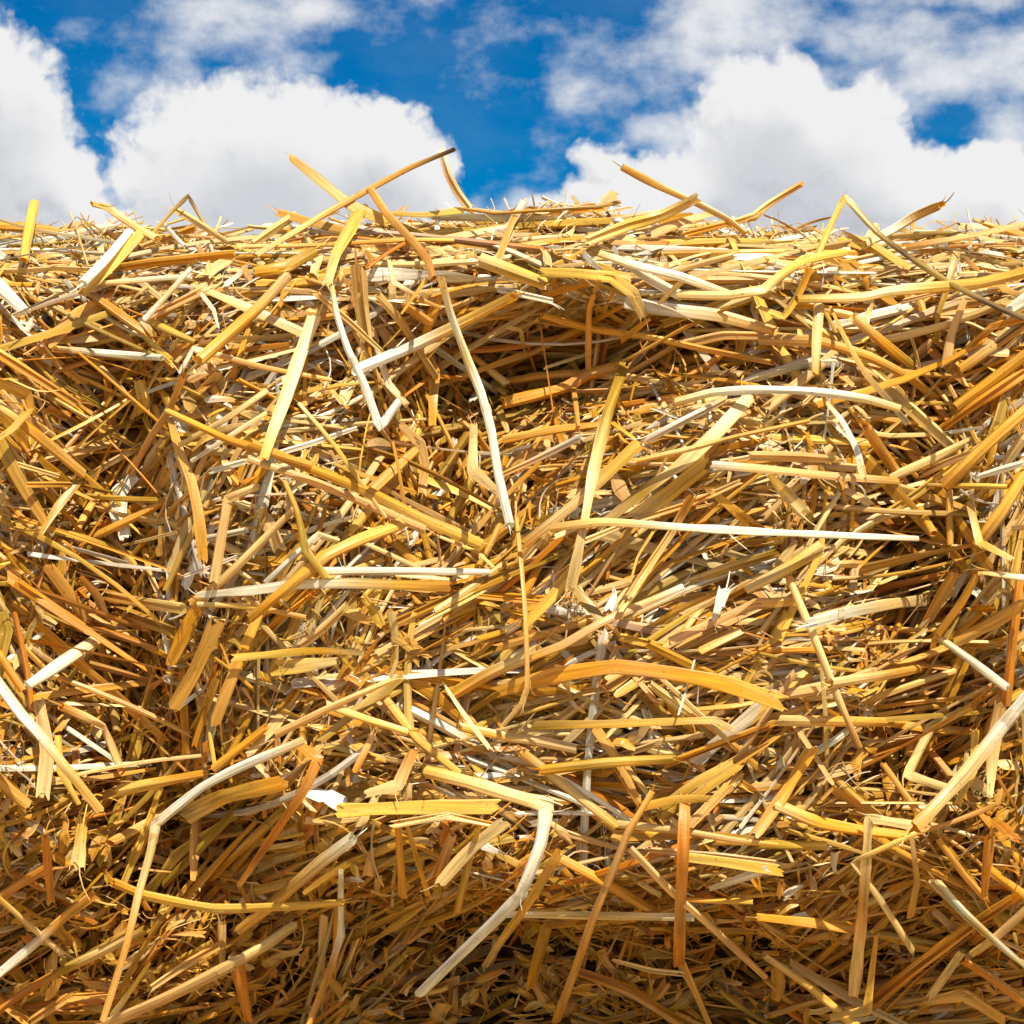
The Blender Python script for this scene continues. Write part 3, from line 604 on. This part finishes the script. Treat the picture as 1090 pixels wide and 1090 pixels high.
def core_mesh():
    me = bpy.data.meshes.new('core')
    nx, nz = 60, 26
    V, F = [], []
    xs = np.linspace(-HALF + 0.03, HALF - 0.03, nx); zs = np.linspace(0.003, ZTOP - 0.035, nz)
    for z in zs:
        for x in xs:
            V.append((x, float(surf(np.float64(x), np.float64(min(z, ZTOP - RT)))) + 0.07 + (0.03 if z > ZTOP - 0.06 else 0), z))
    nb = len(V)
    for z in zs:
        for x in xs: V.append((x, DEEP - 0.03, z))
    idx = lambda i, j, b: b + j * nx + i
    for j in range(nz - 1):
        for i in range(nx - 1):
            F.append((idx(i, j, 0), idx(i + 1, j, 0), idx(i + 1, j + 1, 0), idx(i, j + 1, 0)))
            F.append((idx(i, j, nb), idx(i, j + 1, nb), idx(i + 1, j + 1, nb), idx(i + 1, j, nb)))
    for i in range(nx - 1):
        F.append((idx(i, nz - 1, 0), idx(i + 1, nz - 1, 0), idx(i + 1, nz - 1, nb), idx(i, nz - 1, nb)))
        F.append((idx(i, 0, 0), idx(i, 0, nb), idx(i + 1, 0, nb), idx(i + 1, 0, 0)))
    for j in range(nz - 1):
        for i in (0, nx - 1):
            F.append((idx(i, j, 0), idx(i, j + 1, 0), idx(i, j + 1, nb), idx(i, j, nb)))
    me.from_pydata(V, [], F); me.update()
    me.materials.append(simple_mat('straw_core', (0.06, 0.03, 0.008), (0.20, 0.11, 0.03), 140))  # darker than the straw: the shade of deep gaps put into the colour
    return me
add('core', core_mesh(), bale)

# ------------------------------------------------------------------ the traced loose stalks
ORIG = {'A': 150, 'B': 390, 'C': 620, 'D': 810}
OX = {'1': 0, '2': 270, '3': 540, '4': 810}
def photo_pts(panel, pts):
    p = np.array(pts, float)
    if panel == 'P': return p, 1.0
    s = 280 / 1090
    return p * s + np.array([OX[panel[1]], ORIG[panel[0]]]), s

def catmull(p, step):
    """smooth curve through the points, with real corners where the stalk is folded"""
    v = np.diff(p, axis=0); ang = [0]
    for i in range(1, len(p) - 1):
        c = np.dot(v[i - 1], v[i]) / (np.linalg.norm(v[i - 1]) * np.linalg.norm(v[i]) + 1e-9)
        ang.append(math.degrees(math.acos(max(-1, min(1, c)))))
    ang.append(0)
    out, kinks = [p[0]], []
    for i in range(len(p) - 1):
        a, b = p[i], p[i + 1]
        pa = p[i - 1] if i > 0 and ang[i] < 18 else a - (b - a) * 0.5
        pb = p[i + 2] if i + 2 < len(p) and ang[i + 1] < 18 else b + (b - a) * 0.5
        n = max(2, int(np.linalg.norm(b - a) / step))
        la = np.linalg.norm(b - a)
        ma = (b - pa); ma = (0.55 * ma / (np.linalg.norm(ma) + 1e-9) + 0.45 * (b - a) / la) * la; mb = (pb - a); mb = (0.55 * mb / (np.linalg.norm(mb) + 1e-9) + 0.45 * (b - a) / la) * la
        for k in range(1, n + 1):
            t = k / n; h = t * t * (3 - 2 * t)
            out.append((2 * t**3 - 3 * t**2 + 1) * a + (t**3 - 2 * t**2 + t) * ma + (-2 * t**3 + 3 * t**2) * b + (t**3 - t**2) * mb)
        if i + 2 < len(p) and ang[i + 1] >= 18: kinks.append(len(out) - 1)
    return np.array(out), kinks

def ring_at(P, W, C, f, M):
    """a joint: a short swollen collar round the stalk"""
    K = len(P); k = int(round(f * (K - 1))); k = max(1, min(K - 2, k))
    T = P[k + 1] - P[k - 1]; T /= np.linalg.norm(T)
    ts = np.linspace(-0.55, 0.55, 7) * W[k]
    q = P[k] + ts[:, None] * T
    sw = W[k] * (1.02 + 0.07 * np.cos(np.linspace(-1.5, 1.5, 7)))
    return q[None], sw[None]

def frays(P, W, C, f, tier):
    """torn fibres splitting off the ends"""
    out = []
    for e in (0, 1):
        if rolls.random() > 0.45: continue
        grp_ = []
        for _ in range(rolls.integers(1, 4)):
            q = P[::-1] if e else P
            T = q[0] - q[min(4, len(q) - 1)]; T /= np.linalg.norm(T) + 1e-12
            w = W[-1 if e else 0]
            S = np.cross(T, (0, -1, 0)); S /= np.linalg.norm(S) + 1e-12
            s0 = rolls.uniform(-0.35, 0.35); L = w * rolls.uniform(0.8, 2.6); t = np.linspace(-0.6, 1, 6)
            pts = q[0] + S * s0 * w + t[:, None] * L * T + (np.maximum(t, 0) ** 2)[:, None] * L * (S * (s0 * 0.8 + rolls.normal(0, 0.2)) + np.array([0, -1, 0]) * rolls.normal(0, 0.35))
            ww = w * rolls.uniform(0.12, 0.32) * np.linspace(1, 0.35, 6)
            c = np.repeat(C[-1 if e else 0][None] * rolls.uniform(0.85, 1.1), 6, 0).clip(0, .9)
            grp_.append(strands(pts[None], ww[None], np.full((1, 6), 0.25), np.full((1, 6), rolls.normal()), c[None], 5, 0.8))
        out.append(grp_)
    return out

infos = []
rolls = np.random.default_rng(5)
for panel, form, w, cols, tier, pts, label, nick in STALKS:
    p, s = photo_pts(panel, pts)
    joint = float(form[1:]) if len(form) > 1 else None
    f = form[0]
    path, kinks = catmull(p, 5.0)
    K = len(path); tt = np.linspace(0, 1, K)
    x3 = unproject(path[:, 0], path[:, 1], np.zeros(K))
    ys = surf(x3[:, 0], x3[:, 2])
    x3 = unproject(path[:, 0], path[:, 1], ys); ys = surf(x3[:, 0], x3[:, 2])
    seglen = np.concatenate([[0], np.cumsum(np.linalg.norm(np.diff(path, axis=0), axis=1))]); sl = seglen / seglen[-1]
    deg = 1 if (seglen[-1] < 90 and not kinks) else 2
    cf = np.polyfit(sl, ys, min(deg, K - 1)); fit = np.polyval(cf, sl)
    lift = {1: 0.004, 2: 0.009, 3: 0.016, 4: 0.030, 5: 0.045}[tier]
    over = np.quantile(fit - ys, 0.85)
    y = fit - max(over, 0) - lift
    wpx = w * s
    r = rolls.normal()
    y = y + r * 0.03 * (sl - 0.5) * seglen[-1] * 0.0004
    hang = {1: 0.0, 2: 0.08, 3: 0.16, 4: 0.42, 5: 0.7}[tier]           # free ends stick out of the face
    y = y - hang * (path[:, 1] - path[:, 1].min()) / FPX * DIST * np.clip((path[:, 1].max() - 260) / 60, 0, 1)
    P = unproject(path[:, 0], path[:, 1], y)
    wm = wpx * (DIST + y) / FPX
    nz = np.interp(np.linspace(0, 1, K), np.linspace(0, 1, max(3, K // 4)), rolls.normal(size=max(3, K // 4)))
    W = wm * (1 + (0.10 if f == 'r' else 0.06) * nz)
    flat = np.full(K, {'t': rolls.uniform(0.6, 0.85), 's': 0.42, 'r': rolls.uniform(0.07, 0.13)}[f])
    if f != 't' or tier > 1:                       # a slight taper towards one end
        e = rolls.choice([0, 1]); W = W * (1 - rolls.uniform(0.05, 0.35 if f != 'r' else 0.5) * (tt if e else 1 - tt) ** 2)
    for k in kinks:                                # flattened where it is folded
        g = np.exp(-0.5 * ((np.arange(K) - k) / 2.0) ** 2)
        flat = flat * (1 - 0.75 * g); W = W * (1 + 0.22 * g)
    rs = 0.22 if f == 'r' else 0.45
    roll = np.full(K, rolls.normal(0, rs)) + rolls.normal(0, rs) * (tt - 0.3)
    base = np.array([PAL[c] for c in cols])
    if len(cols) == 1: C = np.repeat(base, K, 0)
    else:
        ci = np.linspace(0, len(cols) - 1, K)
        C = np.stack([np.interp(ci, np.arange(len(cols)), base[:, q]) for q in range(3)], -1)
    C = (C * rolls.uniform(0.93, 1.06) * rolls.uniform(0.97, 1.03, 3)).clip(0.01, 0.9)
    M = 9
    parts = [strands(P[None], W[None], flat[None], roll[None], C[None], M, 0.35 if f == 't' else 0.9, gap=np.array([f == 's']), ridge=0.07)]

    for k in kinks:                                # fibres torn loose where the stalk was folded
        for _ in range(rolls.integers(1, 4)):
            T = P[k] - P[max(0, k - 3)]; T /= np.linalg.norm(T) + 1e-12
            S = np.cross(T, (0, -1, 0)); S /= np.linalg.norm(S) + 1e-12
            L = W[k] * rolls.uniform(0.5, 1.5); t = np.linspace(-0.8, 1, 6)
            q = P[k] + S * rolls.uniform(-0.4, 0.4) * W[k] + np.array([0, -1, 0]) * W[k] * flat[k] * 0.5 + t[:, None] * L * T + (np.maximum(t, 0) ** 2)[:, None] * L * (S * rolls.normal(0, 0.4) + np.array([0, -1, 0]) * rolls.uniform(0, 0.4))
            parts.append(strands(q[None], (W[k] * rolls.uniform(0.1, 0.26) * np.linspace(1, 0.3, 6))[None], np.full((1, 6), 0.25), np.full((1, 6), rolls.normal()), np.repeat(C[k][None] * rolls.uniform(0.8, 1.05), 6, 0).clip(0, .9)[None], 5, 0.8))
    name = {'t': 'straw_stalk', 's': 'split_straw', 'r': 'straw_leaf'}[f]
    o = add(name, mesh_from(name, parts, STRAW))
    cen = P[K // 2].copy()
    o.data.transform(__import__('mathutils').Matrix.Translation(-cen)); o.location = cen
    o['category'] = 'straw leaf' if f == 'r' else 'straw stalk'
    o['group'] = 'loose straw leaves lying on the bale' if f == 'r' else 'loose straw stalks lying on the bale'
    for fr in frays(P - cen, W, C, f, tier):
        add('frayed_end', mesh_from('frayed_end', fr, STRAW), o)
    if joint is not None:
        q, sw = ring_at(P - cen, W, C, joint, M)
        cj = np.repeat((0.3 * PAL['T'] + 0.7 * C[int(joint * (K - 1))])[None, None] * 0.88, 7, 1)
        add('joint', mesh_from('joint', [strands(q, sw, np.full((1, 7), max(flat[int(joint * (K - 1))], 0.25)), np.full((1, 7), roll[int(joint * (K - 1))]), cj, M, 0.05)], STRAW), o)
    infos.append(dict(o=o, path=path, w=wpx, len=seglen[-1], cols=cols, f=f, label=label, nick=nick))

# ------------------------------------------------------------------ labels for the stalks that have none of their own
marks = [i for i in infos if i['nick']]
used = {i['label'] for i in infos if i['label']}
assert len(used) == sum(1 for i in infos if i['label'])
for i in infos:
    if i['label'] is None:
        cnt = max(set(i['cols']), key=i['cols'].count)
        cw = WORD[cnt]
        size = 'short ' if i['len'] < 70 else ('long ' if i['len'] > 150 else '')
        wd = 'thin ' if i['w'] < 5.2 else ('broad ' if i['w'] > 13 else '')
        noun = {'t': 'stalk', 's': 'split stalk', 'r': 'blade'}[i['f']]
        d = i['path'][-1] - i['path'][0]
        if d[0] < 0: d = -d
        a = math.degrees(math.atan2(-d[1], d[0] + 1e-9))
        o_ = ('lying level' if abs(a) < 12 else 'rising gently right' if 12 <= a < 35 else 'rising steeply right' if 35 <= a < 72 else
              'sloping gently down right' if -35 < a <= -12 else 'sloping steeply down right' if -72 < a <= -35 else 'standing upright')
        mid = i['path'][len(i['path']) // 2]
        cands = []
        for m in marks:
            dd = np.linalg.norm(m['path'] - mid, axis=1); k = int(dd.argmin()); v = mid - m['path'][k]
            cands.append((dd[k], m, v))
        cands.sort(key=lambda c: c[0])
        for dist, m, v in cands:
            rel = 'across' if dist < m['w'] * 0.6 else ('right of' if v[0] > 0 else 'left of') if abs(v[0]) > abs(v[1]) else ('below' if v[1] > 0 else 'above')
            if rel == 'across': rel = 'under'
            cw = cw.replace('dark brown', 'brown')
            t = f"{size}{wd}{cw} {noun} {o_} just {rel} the {m['nick']}".replace('just under', 'partly under')
            if t not in used and len(t.split()) <= 16: break
        i['label'] = t; used.add(t)
    i['o']['label'] = i['label']

# ------------------------------------------------------------------ ground
def ground():
    me = bpy.data.meshes.new('ground')
    s = 3000
    me.from_pydata([(-s, -s, 0), (s, -s, 0), (s, s, 0), (-s, s, 0)], [], [(0, 1, 2, 3)]); me.update()
    me.materials.append(simple_mat('stubble', (0.16, 0.10, 0.04), (0.40, 0.28, 0.11), 30))
    o = add('ground', me); o['kind'] = 'structure'; o['label'] = 'pale stubble field under the bale'
ground()

# ------------------------------------------------------------------ sun and sky
SUN_EL, SUN_AZ = 53, 155          # compass-style: 0 = +Y (ahead), 90 = +X (right), 180 = behind the camera
sd = bpy.data.lights.new('sun', 'SUN'); sd.energy = 4.9; sd.angle = R(0.5); sd.color = (1.0, 0.90, 0.70)
sun = bpy.data.objects.new('sun', sd); col.objects.link(sun)
from mathutils import Vector
sdir = Vector((math.sin(R(SUN_AZ)) * math.cos(R(SUN_EL)), math.cos(R(SUN_AZ)) * math.cos(R(SUN_EL)), math.sin(R(SUN_EL))))
sun.rotation_euler = sdir.to_track_quat('Z', 'Y').to_euler()

world = bpy.data.worlds.new('World'); scene.world = world; world.use_nodes = True
wt = world.node_tree; wt.nodes.clear(); WN, WL = wt.nodes, wt.links
STR = 0.1
def wmath(op, *a, clamp=False, t=wt):
    n = t.nodes.new('ShaderNodeMath'); n.operation = op; n.use_clamp = clamp
    for k, v in enumerate(a):
        if isinstance(v, (int, float)): n.inputs[k].default_value = v
        else: t.links.new(v, n.inputs[k])
    return n.outputs[0]
def wvec(op, *a, t=wt):
    n = t.nodes.new('ShaderNodeVectorMath'); n.operation = op
    for k, v in enumerate(a):
        if isinstance(v, tuple): n.inputs[k].default_value = v
        elif isinstance(v, (int, float)): n.inputs['Scale'].default_value = v
        else: t.links.new(v, n.inputs[k])
    return n.outputs['Value'] if op in ('DOT_PRODUCT', 'LENGTH') else n.outputs[0]
def wnoise(vec, scale, detail, rough, t=wt, color=False):
    n = t.nodes.new('ShaderNodeTexNoise'); n.noise_dimensions = '2D'; n.inputs['Scale'].default_value = scale; n.inputs['Detail'].default_value = detail
    n.inputs['Roughness'].default_value = rough; t.links.new(vec, n.inputs['Vector'])
    return n.outputs['Color'] if color else n.outputs['Fac']
def wrange(v, a, b, c, d, smooth=True, t=wt):
    n = t.nodes.new('ShaderNodeMapRange'); n.interpolation_type = 'SMOOTHSTEP' if smooth else 'LINEAR'
    t.links.new(v, n.inputs[0])
    for k, q in enumerate((a, b, c, d)): n.inputs[k + 1].default_value = q
    return n.outputs[0]

tc = WN.new('ShaderNodeTexCoord')
sep = WN.new('ShaderNodeSeparateXYZ'); WL.new(tc.outputs['Generated'], sep.inputs[0])
az = wmath('ARCTAN2', sep.outputs[0], sep.outputs[1])
el = wmath('ARCSINE', sep.outputs[2])
cmb = WN.new('ShaderNodeCombineXYZ'); WL.new(wmath('MULTIPLY', az, 10.0), cmb.inputs[0]); WL.new(wmath('MULTIPLY', el, 10.0), cmb.inputs[1])
ANG = cmb.outputs[0]                                   # azimuth and height above the horizon, in tenths of a radian

def ang(px, py):
    return (math.atan((px - 545) / FPX) * 10, math.atan((545 - py) / FPX) * 10)
# cumulus lobes: bearing and height, radii, strength; and the thin torn cloud above them
LOBES = [(-10,175,100,130,1.0),(48,222,60,48,1.0),(0,98,26,50,.8),
 (285,240,185,160,1.15),(405,200,88,96,1.05),(195,235,78,88,1.0),(330,255,330,46,.9),
 (850,175,135,100,1.05),(760,225,140,66,1.0),(905,222,160,76,1.05),(655,230,100,40,.9),(634,176,34,28,.5),(820,115,90,55,.7),(1045,230,110,56,1.05),
 (20,255,200,36,.9),(860,262,420,36,.95)]
WISPS = [(250,30,110,46,.62),(180,75,60,50,.55),(285,72,90,26,.5),(330,12,60,24,.5),(150,105,50,34,.42),
 (700,70,115,48,.58),(790,18,120,58,1.0),(640,92,80,34,.52),(740,60,85,40,.62),(590,20,60,20,.12),(430,5,60,18,.36),(540,35,40,14,.12),
 (985,85,130,40,.68),(1070,85,80,56,.8),(925,48,70,40,.7),(1078,150,42,56,.6),(1000,6,120,20,.5),(545,228,100,26,.6),(725,150,80,30,.6),(820,110,110,50,.7),(1045,150,50,16,.2)]
def cloud_field(name, build):
    g = bpy.data.node_groups.new(name, 'ShaderNodeTree')
    g.interface.new_socket('P', in_out='INPUT', socket_type='NodeSocketVector')
    g.interface.new_socket('D', in_out='OUTPUT', socket_type='NodeSocketFloat')
    g.interface.new_socket('S', in_out='OUTPUT', socket_type='NodeSocketFloat')
    gi = g.nodes.new('NodeGroupInput'); go = g.nodes.new('NodeGroupOutput')
    d, sm = build(g, gi.outputs[0])
    g.links.new(d, go.inputs[0]); g.links.new(sm, go.inputs[1])
    return g
def lobes(g, P, table, blend):
    dens = None
    for (px, py, rx, ry, a) in table:
        ax, ay = ang(px, py)
        q = wvec('MULTIPLY', wvec('SUBTRACT', P, (ax, ay, 0), t=g), (FPX / 10 / rx, FPX / 10 / ry, 0), t=g)
        v = wmath('MULTIPLY', wmath('MAXIMUM', wmath('SUBTRACT', 1.0, wvec('DOT_PRODUCT', q, q, t=g), t=g), -1.2, t=g), a, t=g)
        dens = v if dens is None else wmath('SMOOTH_MAX', dens, v, blend, t=g)
    return dens
def centred(g, v, amp):
    return wmath('MULTIPLY', wmath('SUBTRACT', v, 0.5, t=g), amp, t=g)
def billow(g, P, scale, detail):
    n = g.nodes.new('ShaderNodeTexVoronoi'); n.feature = 'SMOOTH_F1'; n.voronoi_dimensions = '2D'; n.normalize = True
    n.inputs['Scale'].default_value = scale; n.inputs['Detail'].default_value = detail; n.inputs['Roughness'].default_value = 0.55
    n.inputs['Smoothness'].default_value = 0.6; n.inputs['Lacunarity'].default_value = 2.2
    g.links.new(P, n.inputs['Vector'])
    return wmath('SUBTRACT', 0.42, n.outputs['Distance'], t=g)
def far_sky(g, P, dens):
    far = wmath('SUBTRACT', wmath('MULTIPLY', wnoise(P, 0.45, 4, 0.55, g), 4.0, t=g), 1.35, t=g)  # unseen cloud outside the view, thickened to whiten the blue fill light
    sx = g.nodes.new('ShaderNodeSeparateXYZ'); g.links.new(P, sx.inputs[0])
    m1 = wrange(wmath('ABSOLUTE', sx.outputs[0], t=g), 2.9, 3.7, 0, 1, t=g); m2 = wrange(sx.outputs[1], 2.95, 3.6, 0, 1, t=g)
    mask = wmath('MAXIMUM', m1, m2, t=g)
    return wmath('ADD', wmath('MULTIPLY', dens, wmath('SUBTRACT', 1.0, mask, t=g), t=g), wmath('MULTIPLY', far, mask, t=g), t=g)
def build_cumulus(g, P):
    warp = wvec('SCALE', wvec('SUBTRACT', wnoise(P, 2.6, 4, 0.5, g, True), (0.5, 0.5, 0.5), t=g), 0.30, t=g)
    Pw = wvec('ADD', P, warp, t=g)
    base = far_sky(g, P, lobes(g, Pw, LOBES, 0.25))
    d = wmath('ADD', base, wmath('MULTIPLY', billow(g, Pw, 5.0, 2), 0.75, t=g), t=g)
    d = wmath('ADD', d, centred(g, wnoise(P, 7.0, 7, 0.58, g), 0.5), t=g)
    return d, wmath('ADD', base, centred(g, wnoise(P, 1.8, 3, 0.5, g), 0.8), t=g)
def build_wisp(g, P):
    warp = wvec('SCALE', wvec('SUBTRACT', wnoise(P, 2.4, 3, 0.5, g, True), (0.5, 0.5, 0.5), t=g), 0.16, t=g)
    base = lobes(g, wvec('ADD', P, warp, t=g), WISPS, 0.3)
    st = wvec('MULTIPLY', P, (0.8, 1.2, 1.0), t=g)
    d = wmath('ADD', base, centred(g, wnoise(st, 3.0, 9, 0.57, g), 1.7), t=g)
    return d, base
CUM, WSP = cloud_field('cumulus', build_cumulus), cloud_field('torn_cloud', build_wisp)
def field(g, vec):
    n = WN.new('ShaderNodeGroup'); n.node_tree = g; WL.new(vec, n.inputs[0]); return n.outputs
d0, s0 = field(CUM, ANG)
d1, s1 = field(CUM, wvec('ADD', ANG, (0.05, 0.26, 0)))   # what lies between here and the sun
d2, s2 = field(CUM, wvec('ADD', ANG, (0.025, 0.05, 0)))
w0, ws = field(WSP, ANG)
a_c = wrange(d0, 0.0, 0.42, 0, 1)
a_w = wrange(w0, -0.1, 1.05, 0, 0.92)
haze = wrange(wnoise(wvec('MULTIPLY', ANG, (0.7, 1.6, 1.0)), 1.3, 6, 0.6), 0.42, 0.78, 0, 0.04)
a_w = wmath('MAXIMUM', a_w, haze)
alpha = wmath('SUBTRACT', 1.0, wmath('MULTIPLY', wmath('SUBTRACT', 1.0, a_c), wmath('SUBTRACT', 1.0, a_w)))
deep = wrange(s1, 0.15, 1.0, 0, 0.66)
relief = wrange(wmath('SUBTRACT', wmath('ADD', s2, wmath('MULTIPLY', d2, 0.35)), wmath('ADD', s0, wmath('MULTIPLY', d0, 0.35))), -0.02, 0.2, 0, 0.3)
thick = wmath('MULTIPLY', wmath('MINIMUM', wmath('ADD', deep, relief), 1.0), a_c)
sky = WN.new('ShaderNodeTexSky'); sky.sky_type = 'NISHITA'; sky.sun_disc = False
sky.sun_elevation = R(SUN_EL); sky.sun_rotation = R(SUN_AZ); sky.altitude = 300; sky.air_density = 1.0; sky.dust_density = 0.3; sky.ozone_density = 3.0
hs = WN.new('ShaderNodeHueSaturation'); hs.inputs['Saturation'].default_value = 1.9; hs.inputs['Value'].default_value = 0.49; hs.inputs['Hue'].default_value = 0.504
WL.new(sky.outputs[0], hs.inputs['Color'])
cc = WN.new('ShaderNodeMix'); cc.data_type = 'RGBA'
cc.inputs[6].default_value = (0.515 / STR, 0.515 / STR, 0.515 / STR, 1); cc.inputs[7].default_value = (0.302 / STR, 0.318 / STR, 0.35 / STR, 1)
WL.new(thick, cc.inputs[0])
mx = WN.new('ShaderNodeMix'); mx.data_type = 'RGBA'
WL.new(alpha, mx.inputs[0]); WL.new(hs.outputs[0], mx.inputs[6]); WL.new(cc.outputs[2], mx.inputs[7])
bg = WN.new('ShaderNodeBackground'); bg.inputs['Strength'].default_value = STR; WL.new(mx.outputs[2], bg.inputs[0])
wo = WN.new('ShaderNodeOutputWorld'); WL.new(bg.outputs[0], wo.inputs[0])
world.cycles.sampling_method = 'MANUAL'; world.cycles.sample_map_resolution = 512

# ------------------------------------------------------------------ camera and render settings
cd = bpy.data.cameras.new('camera'); cd.lens = 64; cd.sensor_width = 36; cd.clip_start = 0.01; cd.clip_end = 8000
cam = bpy.data.objects.new('camera', cd); col.objects.link(cam)
cam.location = (0, -DIST, CZ); cam.rotation_euler = (R(90), 0, 0)
scene.camera = cam
scene.render.engine = 'CYCLES'
scene.cycles.max_bounces = 7; scene.cycles.diffuse_bounces = 5; scene.cycles.transmission_bounces = 4; scene.cycles.use_denoising = True
scene.view_settings.view_transform = 'Standard'; scene.view_settings.look = 'None'
scene.view_settings.exposure = 0.76; scene.view_settings.gamma = 1
